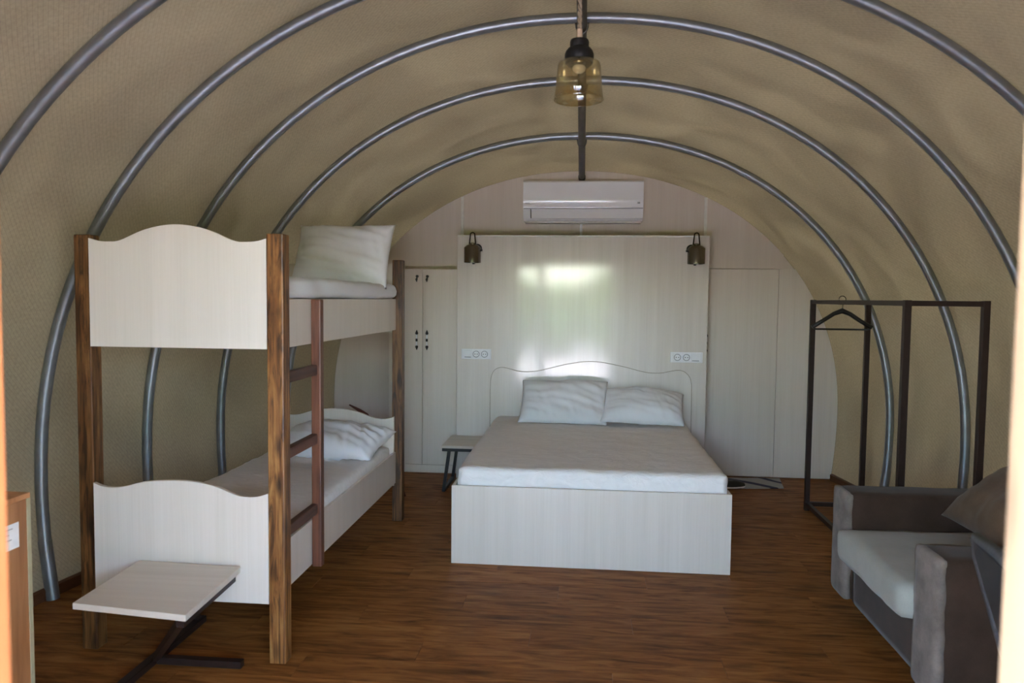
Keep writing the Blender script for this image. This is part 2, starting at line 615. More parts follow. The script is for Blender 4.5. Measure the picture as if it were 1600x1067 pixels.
def mattress_bm(x0, x1, y0, y1, z0, z1, r=0.035, seed=0, amp=0.006, edge=0.006, cell=0.035):
    """rounded slab with a slightly uneven top and creased sides"""
    bm = box(x0, x1, y0, y1, z0, z1)
    nx = max(2, int((x1 - x0) / cell)); ny = max(2, int((y1 - y0) / cell)); nz = max(3, int((z1 - z0) / (cell * .6)))
    bm.free()
    bm = bmesh.new()
    cx, cy, cz = (x0 + x1) / 2, (y0 + y1) / 2, (z0 + z1) / 2
    hx, hy, hz = (x1 - x0) / 2, (y1 - y0) / 2, (z1 - z0) / 2
    cache = {}

    def V(a, b, c):
        k = (round(a * 1e5), round(b * 1e5), round(c * 1e5))
        if k in cache:
            return cache[k]
        p = Vector((a * hx, b * hy, c * hz))
        q = Vector((max(-hx + r, min(hx - r, p.x)), max(-hy + r, min(hy - r, p.y)), max(-hz + r, min(hz - r, p.z))))
        d = p - q
        if d.length > 1e-6:
            nrm = d.normalized()
            p = q + nrm * r
        else:
            nrm = Vector((0, 0, 1))
        s = Vector((p.x * 3 + seed, p.y * 3, p.z * 3))
        p.z += amp * noise.fractal(s * 1.4, 1, 2, 3) + (amp * 0.8) * noise.noise(Vector((p.x * 9, p.y * 14, seed)))
        side = 1 - abs(nrm.z)
        p += nrm * side * edge * noise.fractal(Vector((p.x * 6, p.y * 6, p.z * 10 + seed)), 1, 2, 2)
        v = bm.verts.new(p + Vector((cx, cy, cz)))
        cache[k] = v
        return v

    def grid(f, n, m):
        for i in range(n):
            for j in range(m):
                a0, a1 = -1 + 2 * i / n, -1 + 2 * (i + 1) / n
                b0, b1 = -1 + 2 * j / m, -1 + 2 * (j + 1) / m
                bm.faces.new((f(a0, b0), f(a1, b0), f(a1, b1), f(a0, b1)))
    for s in (-1, 1):
        grid(lambda a, b: V(a, b, s), nx, ny)
        grid(lambda a, b: V(a, s, b), nx, nz)
        grid(lambda a, b: V(s, a, b), ny, nz)
    bmesh.ops.recalc_face_normals(bm, faces=bm.faces)
    return bm


# ------------------------------------------------------------------ the tent's section
CX, Z0, NE = -0.04, 0.60, 2.1
STAT = [(0.60, 2.765, 3.14), (2.80, 2.755, 3.135), (3.50, 2.690, 3.135), (4.25, 2.585, 3.115),
        (5.00, 2.500, 2.990), (5.80, 2.350, 2.805), (6.72, 2.225, 2.655)]


def section(y):
    if y <= STAT[0][0]:
        return STAT[0][1:]
    for (ya, aa, za), (yb, ab, zb) in zip(STAT, STAT[1:]):
        if y <= yb:
            t = (y - ya) / (yb - ya)
            return aa + (ab - aa) * t, za + (zb - za) * t
    return STAT[-1][1:]


def profile(y, n=56, off=0.0):
    """points from the left foot over the top to the right foot; off moves inward"""
    a, zp = section(y)
    a -= off
    h = zp - off - Z0
    L = []
    for z in (0.0, 0.15, 0.30, 0.45):
        k = (Z0 - z) / Z0
        L.append((a * (1 - 0.018 * k * k), z))
    pts = [(CX - x, z) for x, z in L]
    for i in range(n + 1):
        th = pi - pi * i / n
        c, s = cos(th), sin(th)
        pts.append((CX + a * math.copysign(abs(c) ** (2 / NE), c), Z0 + h * abs(s) ** (2 / NE)))
    pts += [(CX + x, z) for x, z in L[::-1]]
    return pts


def roof_z(x, y, off=0.0):
    a, zp = section(y)
    u = min(1.0, abs(x - CX) / (a - off))
    return Z0 + (zp - off - Z0) * (1 - u ** NE) ** (1 / NE)


# canvas vault -----------------------------------------------------
bm = bmesh.new()
uvl = bm.loops.layers.uv.new('UVMap')
ys = [0.62]
while ys[-1] < 6.70:
    ys.append(min(6.72, ys[-1] + 0.09))
rows, uvs = [], []
for y in ys:
    pr = profile(y, 72)
    r, u, acc = [], [], 0.0
    for i, (x, z) in enumerate(pr):
        if i:
            acc += sqrt((x - pr[i - 1][0]) ** 2 + (z - pr[i - 1][1]) ** 2)
        d = Vector((x - CX, 0, z - 0.9)).normalized()
        k = 0.004 * noise.fractal(Vector((x * 1.5, y * 2.2, z * 1.5)), 1, 2, 3) + 0.008
        near = min(abs(y - s) for s in (2.8, 3.5, 4.25, 5.0, 5.8, 6.72))
        k *= min(1, near / 0.15)
        r.append(bm.verts.new((x + d.x * k, y, z + max(0, d.z) * k)))
        u.append(acc)
    mid = u[len(u) // 2]
    rows.append(r)
    uvs.append([a - mid for a in u])
for j in range(len(ys) - 1):
    for i in range(len(rows[0]) - 1):
        f = bm.faces.new((rows[j][i], rows[j][i + 1], rows[j + 1][i + 1], rows[j + 1][i]))
        for lp, (jj, ii) in zip(f.loops, ((j, i), (j, i + 1), (j + 1, i + 1), (j + 1, i))):
            lp[uvl].uv = (uvs[jj][ii], ys[jj])
bmesh.ops.recalc_face_normals(bm, faces=bm.faces)
struct(obj('ceiling', bm, M['canvas'], None, True), 'tan canvas vault arching over the whole tent')

# floor --------------------------------------------------------------
fl = struct(obj('floor', box(-2.9, 2.9, 0.6, 6.85, -0.06, -0.009), M['baseboard']), 'brown wooden plank floor')
PW, PL = 0.185, 1.30
row = 0
y = 0.66
while y < 6.72:
    x = -2.9 + (row * 0.47) % PL - PL
    y1 = min(y + PW, 6.74)
    while x < 2.9:
        xa, xb = max(x, -2.84), min(x + PL, 2.84)
        a = section(y + PW)[0] + 0.10
        xa, xb = max(xa, CX - a), min(xb, CX + a)
        if xb - xa > 0.05:
            key = (round(xb - xa, 3), round(y1 - y, 3))
            cache = obj.__dict__.setdefault('planks', {})
            if key not in cache:
                b = box(-key[0] / 2 + .0006, key[0] / 2 - .0006, -key[1] / 2 + .0006, key[1] / 2 - .0006, -0.009, 0.0)
                es = [e for e in b.edges if all(v.co.z > -0.001 for v in e.verts)]
                bmesh.ops.bevel(b, geom=es, offset=0.0006, segments=1, affect='EDGES')
                me = bpy.data.meshes.new('plank')
                b.to_mesh(me); b.free()
                me.materials.append(M['plank'])
                cache[key] = me
            p = bpy.data.objects.new('plank', cache[key])
            COL.objects.link(p)
            p.parent = fl
            p.location = ((xa + xb) / 2, (y + y1) / 2, random.uniform(-0.0004, 0.0004))
        x += PL
    y += PW
    row += 1

# baseboards ---------------------------------------------------------
for side, nm in ((-1, 'baseboard_left'), (1, 'baseboard_right')):
    bm = bmesh.new()
    prev = None
    for k in range(40):
        yy = 0.72 + (6.66 - 0.72) * k / 39
        a = section(yy)[0] * 0.982
        xo = CX + side * (a - 0.003)
        xi = CX + side * (a - 0.020)
        cur = [bm.verts.new(c) for c in ((xi, yy, 0.0), (xi, yy, 0.055), (xo, yy, 0.062), (xo, yy, 0.0))]
        if prev:
            for q in range(4):
                bm.faces.new((prev[q], prev[(q + 1) % 4], cur[(q + 1) % 4], cur[q]))
        else:
            bm.faces.new(cur)
        prev = cur
    bm.faces.new(prev[::-1])
    bmesh.ops.recalc_face_normals(bm, faces=bm.faces)
    struct(obj(nm, bm, M['baseboard']))

# back wall ----------------------------------------------------------
YB = 6.70


def slab_under(x0, x1, zlo, y0, y1, n=24, hi=None, off=0.0):
    """board with a level foot and a top that follows the vault"""
    pts = [(x0, zlo), (x1, zlo)]
    top = []
    for i in range(n + 1):
        x = x1 + (x0 - x1) * i / n
        z = roof_z(x, 6.72, off)
        if hi is not None:
            z = min(z, hi)
        top.append((x, max(z, zlo + 0.001)))
    return prism(pts + top, y0, y1)


def right_edge(z0, z1, sgn, n=16):
    """outline of the vault between two heights on one side"""
    a, zp = section(6.72)
    out = []
    for i in range(n + 1):
        z = z0 + (z1 - z0) * i / n
        if z < Z0:
            k = (Z0 - z) / Z0
            x = a * (1 - 0.018 * k * k)
        else:
            x = a * max(0.0, 1 - ((z - Z0) / (zp - Z0)) ** NE) ** (1 / NE)
        out.append((CX + sgn * x, z))
    return out


wb = struct(obj('wall_back', prism(profile(6.72, 72, -0.02), YB + 0.02, YB + 0.05), M['wallboard']), 'cream panelled end wall of the tent')
# upper panels split by two upright cover strips
obj('panel', slab_under(-1.085, 1.032, 1.818, YB, YB + 0.02), M['wallboard'], wb)
obj('panel', slab_under(-1.72, -1.089, 1.818, YB, YB + 0.02), M['wallboard'], wb)
obj('panel', slab_under(1.036, 1.70, 1.818, YB, YB + 0.02), M['wallboard'], wb)
# lower panels
obj('panel', prism([(-1.60, 0.0), (-1.60, 1.814)] + right_edge(0.0, 1.814, -1)[::-1], YB, YB + 0.02), M['wallboard'], wb)
obj('panel', prism([(1.664, 0.012), (1.664, 1.813)] + right_edge(0.012, 1.813, 1)[::-1], YB - 0.012, YB + 0.02), M['laminate'], wb)
obj('panel', prism([(-1.55, 0.0), (1.05, 0.0), (1.05, 1.814), (-1.55, 1.814)], YB, YB + 0.02), M['wallboard'], wb)
for x in (-1.087, 1.034):
    obj('cover_strip', box(x - 0.013, x + 0.013, YB - 0.006, YB, 2.06, roof_z(x, 6.72) - 0.005, 0.002, 1), M['trim_white'], wb)

# right hand door of the end wall
dr = struct(obj('door_1', box(1.03, 1.660, YB - 0.018, YB - 0.001, 0.012, 1.812, 0.002, 1), M['laminate']),
            'cream flush door right of the glossy headboard panel')


def make_handle(parent, x, y, zc, up=0.085):
    """upright pull with black tips and a pale grip"""
    bm = tube([(x, y - 0.022, zc - up), (x, y - 0.026, zc - up * .6), (x, y - 0.028, zc), (x, y - 0.026, zc + up * .6), (x, y - 0.022, zc + up)],
              [0.004, 0.007, 0.006, 0.007, 0.004], 8)
    h = obj('handle', bm, M['white_plastic'], parent, True)
    for s in (1, -1):
        b2 = tube([(x, y, zc + s * up * .72), (x, y - 0.024, zc + s * up * .72)], 0.006, 8)
        tube([(x, y - 0.024, zc + s * up * .62), (x, y - 0.025, zc + s * up * .75), (x, y - 0.022, zc + s * up * 1.12)], [0.009, 0.014, 0.002], 8, b2)
        obj('handle_tip', b2, M['black'], h, True)
    obj('handle_collar', tube([(x, y - 0.028, zc - 0.012), (x, y - 0.028, zc + 0.012)], 0.0095, 8), M['black'], h, True)
    return h


make_handle(dr, 1.06, YB - 0.018, 1.17)

# front wall (behind the lens, lit and mirrored) ---------------------
FY0, FY1 = 0.62, 0.72
FCX = CX


def front_strip(x0, x1, zlo, zhi=None):
    n = max(2, int((x1 - x0) / 0.06))
    top = []
    for i in range(n + 1):
        x = x1 + (x0 - x1) * i / n
        z = roof_z(x, 0.7, -0.01)
        top.append((x, min(z, zhi) if zhi is not None else z))
    return prism([(x0, zlo), (x1, zlo)] + top, FY0, FY1)


wf = struct(obj('wall_front', front_strip(-1.06, 1.10, 2.06), M['clad']), 'pale wooden front wall around the doorway')
obj('panel', front_strip(-2.76, -1.90, -0.05), M['clad'], wf)
obj('panel', front_strip(-1.90, -1.06, -0.05, 1.30), M['clad'], wf)
obj('panel', front_strip(-1.90, -1.06, 1.62), M['clad'], wf)
obj('panel', front_strip(-1.90, -1.78, 1.30, 1.62), M['clad'], wf)
obj('panel', front_strip(-1.60, -1.06, 1.30, 1.62), M['clad'], wf)
obj('panel', front_strip(1.10, 2.68, -0.05), M['clad'], wf)

JL, JR = -0.616, 0.402
struct(obj('trim_1', box(JL - 0.07, JL, 0.60, 0.75, -0.05, 2.06, 0.004, 2), M['pine']), 'orange pine jamb on the left of the doorway')
struct(obj('trim_2', box(JR, JR + 0.07, 0.60, 0.75, -0.05, 2.06, 0.004, 2), M['pine_light']), 'pale pine jamb on the right of the doorway')
struct(obj('trim_3', box(JL - 0.07, JR + 0.07, 0.60, 0.75, 2.05, 2.12, 0.004, 2), M['pine']), 'pine head of the doorway')


def window(nm, x0, x1, z0, z1, nx, nz, glass='glass'):
    fr = bmesh.new()
    w = 0.035
    for a, b, c, d in ((x0, x0 + w, z0, z1), (x1 - w, x1, z0, z1), (x0, x1, z0, z0 + w), (x0, x1, z1 - w, z1)):
        box(a, b, 0.65, 0.70, c, d, bm=fr)
    f = struct(obj(nm, fr, M['pine']))
    for i in range(1, nx):
        x = x0 + (x1 - x0) * i / nx
        obj('mullion', box(x - .015, x + .015, .655, .695, z0 + w, z1 - w), M['pine'], f)
    for j in range(1, nz):
        z = z0 + (z1 - z0) * j / nz
        obj('glazing_bar', box(x0 + w, x1 - w, .657, .693, z - .012, z + .012), M['pine'], f)
    obj('pane', box(x0 + w, x1 - w, .673, .677, z0 + w, z1 - w), M[glass], f)
    return f


window('window_1', -1.06, -0.686, -0.02, 2.06, 1, 1)
window('window_2', 0.472, 1.10, -0.02, 2.06, 2, 3, 'dimmed')
window('window_3', -1.78, -1.60, 1.30, 1.62, 1, 1)

# unseen porch canopy, added to keep the high sky off the room
pr0 = struct(obj('roof', box(-3.4, 3.4, -2.3, 0.60, 2.42, 2.50, 0.004, 1), M['clad']), 'unseen porch canopy added to shade the doorway from the high sky')
for x in (-3.2, 3.2):
    obj('added_porch_post', box(x - .06, x + .06, -2.2, -2.08, -0.12, 2.42, 0.006, 1), M['clad'], pr0)

# outside ------------------------------------------------------------
struct(obj('ground', box(-14, 14, -16, 10, -0.4, -0.12), M['ground']), 'pale ground in front of the tent')
lb = bmesh.new()
rg = random.Random(3)
for i in range(2600):
    d = Vector((rg.gauss(0, 1), rg.gauss(0, 1), rg.gauss(0, 1))).normalized()
    rr = rg.uniform(0.55, 1.0)
    c = Vector((d.x * 1.2 * rr, d.y * 0.9 * rr, 1.15 + d.z * 1.15 * rr))
    u = Vector((rg.gauss(0, 1), rg.gauss(0, 1), rg.gauss(0, 1))).normalized()
    w = u.cross(d).normalized()
    s = rg.uniform(0.07, 0.13)
    q = [lb.verts.new(c + u * s), lb.verts.new(c + w * s * .5), lb.verts.new(c - u * s), lb.verts.new(c - w * s * .5)]
    lb.faces.new(q)
hedge = thing('hedge', 'tall leafy green hedge across the ground outside the tent', 'hedge', (0, -9.0, -0.12))
lf = obj('foliage', lb, M['leaf'])
stm = bmesh.new()
for k in range(5):
    a = k * 1.26
    tube([(0.04 * cos(a), 0.04 * sin(a), 0), (0.25 * cos(a), 0.2 * sin(a), 0.5), (0.5 * cos(a), 0.4 * sin(a), 1.1)], [0.03, 0.022, 0.01], 6, stm)
st = obj('stem', stm, M['baseboard'])
first = True
for q in range(14):
    x, yv = -9.1 + q * 1.4, 0.5 * sin(q * 2.1)
    sz = 1.08 + 0.13 * sin(q * 1.7 + 1)
    for ch in (lf, st):
        d = ch if first else ch.copy()
        if not first:
            COL.objects.link(d)
        d.parent = hedge
        d.location = (x, yv, 0)
        d.scale = (1.0, 1.0, sz)
        d.rotation_euler.z = q * 1.3
    first = False

# ------------------------------------------------------------------ tent steelwork
RIBS = [(2.80, 'steel hoop nearest the camera, crossing only the upper corners'),
        (3.50, 'steel hoop whose left foot shows on the floor beside the bunk'),
        (4.25, 'steel hoop crossing just above the pendant lamp holder'),
        (5.00, 'steel hoop crossing behind the glass lamp shade'),
        (5.80, 'steel hoop farthest back, next to the end wall')]
for yv, lab in RIBS:
    pr = profile(yv, 64, 0.036)
    bm = tube([(x, yv, z) for x, z in pr], 0.0285, 14)
    o = obj('tent_hoop', bm, M['steel'], None, True)
    tag(o, 'grey ' + lab, 'pole', 'steel hoops of the tent')
    for x, z in (pr[0], pr[-1]):
        i0, i1 = (0, 2) if x < 0 else (-1, -3)
        obj('foot_sleeve', tube([(pr[i0][0], yv, 0.0), (pr[i1][0], yv, pr[i1][1])], 0.0315, 14), M['steel'], o, True, 40)
rp = []
for yv in (0.75, 2.8, 3.5, 4.25, 5.0, 5.8, 6.62):
    rp.append((-0.034, yv, section(yv)[1] - 0.036 - 0.054))
fine = []
for (a, b) in zip(rp, rp[1:]):
    for k in range(6):
        fine.append(tuple(a[i] + (b[i] - a[i]) * k / 6 for i in range(3)))
fine.append(rp[-1])
rdg = obj('ridge_pipe', tube(fine, 0.027, 14), M['dark_steel'], None, True, 40)
tag(rdg, 'grey steel pipe running along the top of the tent under the hoops', 'pole')
e = Vector(rp[-1]); f = (e - Vector(rp[-2])).normalized()
obj('end_cap', tube([e - f * 0.05, e + f * 0.004], 0.031, 14), M['black_matt'], rdg, True, 40)
for yv in (3.5, 4.25, 5.0, 5.8):
    zc = section(yv)[1] - 0.036
    obj('clamp', tube([(-0.034 + 0.034 * cos(a), yv, zc - 0.027 + 0.060 * sin(a)) for a in (2 * pi * k / 14 for k in range(14))], 0.006, 6, closed=True), M['dark_steel'], rdg, True)

# ------------------------------------------------------------------ pendant lamp
pc = (-0.033, 3.0)
pend = thing('pendant_lamp', 'hanging lamp with amber glass shade and black holder', 'lamp', (pc[0], pc[1], 2.31))
cb = bmesh.new()
ztop = section(3.0)[1] - 0.036 - 0.082
tube([(pc[0] + 0.0045 * sin(i * 0.9), pc[1] + 0.0045 * cos(i * 0.9), 2.58 + (ztop - 2.58) * i / 60) for i in range(61)], 0.0055, 6, cb)
tube([(pc[0] - 0.0045 * sin(i * 0.9), pc[1] - 0.0045 * cos(i * 0.9), 2.58 + (ztop - 2.58) * i / 60) for i in range(61)], 0.0055, 6, cb)
obj('cord', cb, M['cord'], pend, True)
obj('hook', tube([(pc[0] + 0.036 * cos(a), pc[1], ztop + 0.055 + 0.042 * sin(a)) for a in (2 * pi * k / 16 for k in range(16))], 0.004, 6, closed=True), M['dark_steel'], pend, True)
obj('ferrule', lathe([(0.004, .085), (0.011, .083), (0.012, .03), (0.016, .018), (0.016, 0.01)], (pc[0], pc[1], 2.50), 20), M['beige_plug'], pend, True)
hold = [(0.012, 0.092), (0.034, 0.090), (0.037, 0.082), (0.0365, 0.062), (0.044, 0.057), (0.052, 0.047), (0.0565, 0.034), (0.0565, 0.018), (0.053, 0.002), (0.046, 0.0)]
obj('holder', lathe(hold, (pc[0], pc[1], 2.452), 32), M['black_matt'], pend, True, 50)
obj('socket_ring', lathe([(0.046, 0.002), (0.047, -0.006), (0.040, -0.010), (0.012, -0.009)], (pc[0], pc[1], 2.452), 32), M['chrome'], pend, True)
obj('bulb', lathe([(0.014, 0.0), (0.022, -0.004), (0.027, -0.012), (0.024, -0.023), (0.014, -0.031), (0.003, -0.034)], (pc[0], pc[1], 2.448), 24), M['bulb'], pend, True)
shade = [(0.046, 0.146), (0.072, 0.146), (0.081, 0.141), (0.0845, 0.130), (0.0905, 0.050), (0.096, 0.0),
         (0.0935, 0.0), (0.088, 0.050), (0.082, 0.129), (0.079, 0.138), (0.071, 0.1425), (0.046, 0.1425)]
sh = obj('glass_shade', lathe(shade, (pc[0], pc[1], 2.313), 40), M['amber'], pend, True)
obj('shade_rim', lathe([(0.0960, 0.0), (0.0972, 0.002), (0.0960, 0.004), (0.0945, 0.002), (0.0960, 0.0)], (pc[0], pc[1], 2.312), 40), M['amber'], sh, True)

# ------------------------------------------------------------------ headboard panel on the end wall
XP0, XP1, ZP = -1.066, 1.012, 2.066
hp = obj('headboard_panel', box(XP0, XP1, 6.315, 6.45, 0.0, ZP, 0.003, 2), M['gloss'])
tag(hp, 'large glossy cream square panel standing behind the double bed', 'panel')
obj('edge_strip', box(XP0 + 0.002, XP1 - 0.002, 6.312, 6.318, ZP - 0.014, ZP + 0.001, 0.001, 1), M['trim_white'], hp)

# conduit between the panel and the air conditioner
o = obj('cable_duct', box(-0.046, -0.024, YB - 0.014, YB, 2.00, 2.23, 0.002, 1), M['white_plastic'])
tag(o, 'short white cable duct between air conditioner and glossy panel', 'duct')

# wall lamps
def wall_lamp(x, side, lab):
    yf = 6.315
    t = thing('wall_lamp', lab, 'lamp', (x, yf, 1.825), 'wall lamps on the glossy panel')
    yc = 6.225
    obj('shade', lathe([(0.030, 0.150), (0.050, 0.142), (0.066, 0.128), (0.070, 0.122), (0.070, 0.0), (0.066, 0.0), (0.066, 0.118), (0.03, 0.14)], (x, yc, 1.832), 32), M['chrome'], t, True, 40)
    obj('cap', lathe([(0.032, 0.0), (0.032, 0.014), (0.020, 0.020), (0.008, 0.022)], (x, yc, 1.975), 24, close=True), M['chrome'], t, True, 40)
    arch = []
    for k in range(17):
        a = pi * k / 16
        arch.append((x + 0.018 * cos(a), yc, 2.062 + 0.018 * sin(a)))
    arch = [(x + 0.026, yc, 1.985)] + arch + [(x - 0.026, yc, 1.985)]
    obj('bracket_loop', tube(arch, 0.0055, 8), M['bronze'], t, True)
    b2 = tube([(x + side * 0.03, yf, 1.955), (x + side * 0.03, yf - 0.012, 1.955)], 0.038, 20)
    tube([(x + side * 0.03, yf, 1.965), (x + side * 0.03, yf - 0.05, 1.975), (x, yc, 1.99)], 0.009, 8, b2)
    obj('wall_mount', b2, M['black_matt'], t, True, 40)
    obj('knob', tube([(x + side * 0.068, yc, 1.935), (x + side * 0.083, yc, 1.935)], 0.009, 10), M['black'], t, True, 40)
    obj('bulb', lathe([(0.02, 0.05), (0.026, 0.03), (0.02, 0.008), (0.004, -0.002)], (x, yc, 1.826), 16, close=True), M['bulb'], t, True)
    obj('bulb_cap', tube([(x + side * 0.012, yc - 0.02, 1.828), (x + side * 0.012, yc - 0.02, 1.818)], 0.011, 10), M['black'], t, True, 40)


wall_lamp(-0.925, 1, 'small nickel wall lamp at the left top corner of the glossy panel')
wall_lamp(0.895, -1, 'small nickel wall lamp at the right top corner of the glossy panel')


# sockets
def socket_plate(x0, x1, z0, z1, order, lab):
    yf = 6.315
    t = thing('socket_plate', lab, 'socket', ((x0 + x1) / 2, yf, z0), 'socket plates on the glossy panel')
    obj('frame', box(x0, x1, yf - 0.008, yf, z0, z1, 0.003, 2), M['white_plastic'], t)
    w = (x1 - x0 - 0.03) / 3
    for i, kind in enumerate(order):
        a = x0 + 0.015 + i * w + 0.004
        b = a + w - 0.008
        zc = (z0 + z1) / 2
        if kind == 's':
            s = obj('socket', box(a, b, yf - 0.012, yf - 0.006, z0 + 0.012, z1 - 0.012, 0.002, 1), M['white_plastic'], t)
            xc = (a + b) / 2
            ring = [(xc + 0.026 * cos(q), yf - 0.0125, zc + 0.026 * sin(q)) for q in (2 * pi * k / 24 for k in range(24))]
            obj('socket_rim', tube(ring, 0.003, 6, closed=True), M['grey_plastic'], s, True)
            h = bmesh.new()
            for dx in (-0.010, 0.010):
                tube([(xc + dx, yf - 0.0135, zc), (xc + dx, yf - 0.011, zc)], 0.004, 8, h)
            obj('contact_holes', h, M['black'], s)
        else:
            s = obj('light_switch', box(a, b, yf - 0.014, yf - 0.006, z0 + 0.012, z1 - 0.012, 0.003, 2), M['white_plastic'], t)
            obj('switch_foot', box(a + .004, b - .004, yf - 0.0155, yf - 0.012, z0 + 0.014, z0 + 0.020, 0.001, 1), M['grey_plastic'], s)
    for x in (x0, x1):
        obj('end_trim', box(x - 0.006, x + 0.006, yf - 0.010, yf, z0, z1, 0.002, 1), M['white_plastic'], t)


socket_plate(-1.02, -0.778, 1.024, 1.110, 'bss', 'white triple wall plate left of the double bed, switch at its left end')
socket_plate(0.722, 0.972, 1.026, 1.112, 'ssb', 'white triple wall plate right of the double bed, switch at its right end')

# ------------------------------------------------------------------ air conditioner
ax0, ax1 = -0.533, 0.489
ac = thing('air_conditioner', 'white split air conditioner high on the end wall', 'air conditioner', (-0.02, YB, 2.205))
prof_b = [(YB, 2.548), (6.535, 2.548), (6.52, 2.540), (6.516, 2.36), (6.525, 2.31), (6.56, 2.235), (6.60, 2.212), (YB, 2.208)]
bm = prism(prof_b, ax0, ax1, axis='X')
obj('body', bm, M['white_plastic'], ac)
pf = [(6.519, 2.540), (6.507, 2.532), (6.503, 2.385), (6.509, 2.350), (6.521, 2.322), (6.527, 2.322), (6.519, 2.36)]
obj('front_panel', prism(pf, ax0 + 0.004, ax1 - 0.004, axis='X'), M['white_plastic'], ac, True, 35)
fp = [(6.522, 2.306), (6.528, 2.306), (6.566, 2.230), (6.556, 2.230)]
flap = obj('air_flap', prism(fp, ax0 + 0.075, ax1 - 0.075, axis='X'), M['white_plastic'], ac, True, 35)
obj('air_slot', bar((ax0 + 0.067, 6.519, 2.306), (ax0 + 0.067, 6.553, 2.232), 0.007, 0.007), M['black'], ac)
obj('slot_line', box(ax0 + 0.004, ax1 - 0.004, 6.522, 6.528, 2.309, 2.317), M['grey_plastic'], ac)
obj('bottom_lip', box(ax0 + 0.01, ax1 - 0.01, 6.585, 6.69, 2.196, 2.210, 0.004, 2), M['trim_white'], ac)
obj('badge', box(ax0 + 0.018, ax0 + 0.058, 6.5065, 6.512, 2.352, 2.359), M['grey_plastic'], ac)
obj('display', box(ax1 - 0.052, ax1 - 0.030, 6.5065, 6.512, 2.350, 2.366), M['grey_plastic'], ac)

# ------------------------------------------------------------------ wardrobe at the left of the panel
wx0, wx1, wy = -1.695, -1.072, 6.47
wd = thing('wardrobe', 'narrow cream two-door wardrobe left of the glossy panel', 'wardrobe', (-1.38, 6.58, 0))
obj('carcass', box(wx0, wx1, wy + 0.016, YB - 0.002, 0.0, 1.786, 0.001, 1), M['laminate'], wd)
d1 = obj('door', box(wx0 + 0.002, -1.397, wy, wy + 0.016, 0.075, 1.784, 0.0015, 1), M['laminate'], wd)
d2 = obj('door', box(-1.393, wx1, wy, wy + 0.016, 0.075, 1.784, 0.0015, 1), M['laminate'], wd)
obj('plinth', box(wx0 + 0.002, wx1, wy + 0.004, wy + 0.016, 0.002, 0.071), M['laminate'], wd)
for d, x in ((d1, -1.442), (d2, -1.352)):
    make_handle(d, x, wy, 1.170, 0.078)
    kb = tube([(x, wy, 1.722), (x, wy - 0.02, 1.722)], 0.012, 10)
    tube([(x, wy - 0.012, 1.716), (x - 0.006, wy - 0.014, 1.695), (x - 0.004, wy - 0.012, 1.672)], [0.004, 0.011, 0.002], 8, kb)
    obj('key', kb, M['black'], d, True, 40)

# ------------------------------------------------------------------ double bed
bx0, bx1, by0, by1 = -0.745, 0.842, 4.26, 6.295
bed = thing('double_bed', 'cream double bed frame against the glossy panel', 'bed', (0.05, 5.3, 0))
obj('foot_panel', box(bx0, bx1, by0, by0 + 0.018, 0.0, 0.457, 0.0015, 1), M['footboard'], bed)
obj('side_panel', box(bx0, bx0 + 0.018, by0 + 0.019, by1, 0.0, 0.455, 0.0015, 1), M['footboard'], bed)
obj('side_panel', box(bx1 - 0.018, bx1, by0 + 0.019, by1, 0.0, 0.455, 0.0015, 1), M['footboard'], bed)
obj('base_board', box(bx0 + 0.019, bx1 - 0.019, by0 + 0.02, by1, 0.40, 0.42), M['laminate'], bed)
hb = [(-0.775, 0.0), (-0.775, 0.55)]
key = [(-0.776, 0.76), (-0.770, 0.87), (-0.745, 0.930), (-0.705, 0.955), (-0.66, 0.958), (-0.60, 0.945), (-0.53, 0.928), (-0.45, 0.926), (-0.36, 0.938), (-0.25, 0.966),
       (-0.12, 0.998), (0.02, 1.020), (0.12, 1.020), (0.22, 1.006), (0.36, 0.978), (0.47, 0.950), (0.56, 0.936), (0.65, 0.938), (0.73, 0.955), (0.79, 0.962), (0.84, 0.946), (0.88, 0.90), (0.893, 0.84)]
hb += key + [(0.898, 0.55), (0.898, 0.0)]


def smooth_line(pts, n=4):
    out = []
    P = [Vector((a, b, 0)) for a, b in pts]
    for i in range(len(P) - 1):
        p0, p1, p2, p3 = P[max(i - 1, 0)], P[i], P[i + 1], P[min(i + 2, len(P) - 1)]
        for k in range(n):
            t = k / n
            q = 0.5 * ((2 * p1) + (-p0 + p2) * t + (2 * p0 - 5 * p1 + 4 * p2 - p3) * t * t + (-p0 + 3 * p1 - 3 * p2 + p3) * t ** 3)
            out.append((q.x, q.y))
    out.append(pts[-1])
    return out


ol = [(-0.775, 0.0), (-0.777, 0.40)] + smooth_line(key) + [(0.898, 0.40), (0.898, 0.0)]
obj('headboard', prism(ol, 6.300, 6.3148), M['gloss'], bed)
obj('edge_line', tube([(a, 6.3005, b) for a, b in ol[1:-1]], 0.0022, 6), M['groove'], bed, True)
mt = obj('mattress', mattress_bm(bx0 + 0.022, bx1 - 0.015, by0 + 0.035, by1 - 0.005, 0.421, 0.555, 0.035, 2, 0.006, 0.010), M['sheet_warm'], None, True)
tag(mt, 'wide white quilted mattress lying on the double bed', 'mattress')


def place(cx, cy, cz, rx=0, ry=0, rz=0):
    return (Matrix.Translation((cx, cy, cz)) @ Matrix.Rotation(rz, 4, 'Z') @ Matrix.Rotation(rx, 4, 'X') @ Matrix.Rotation(ry, 4, 'Y'))


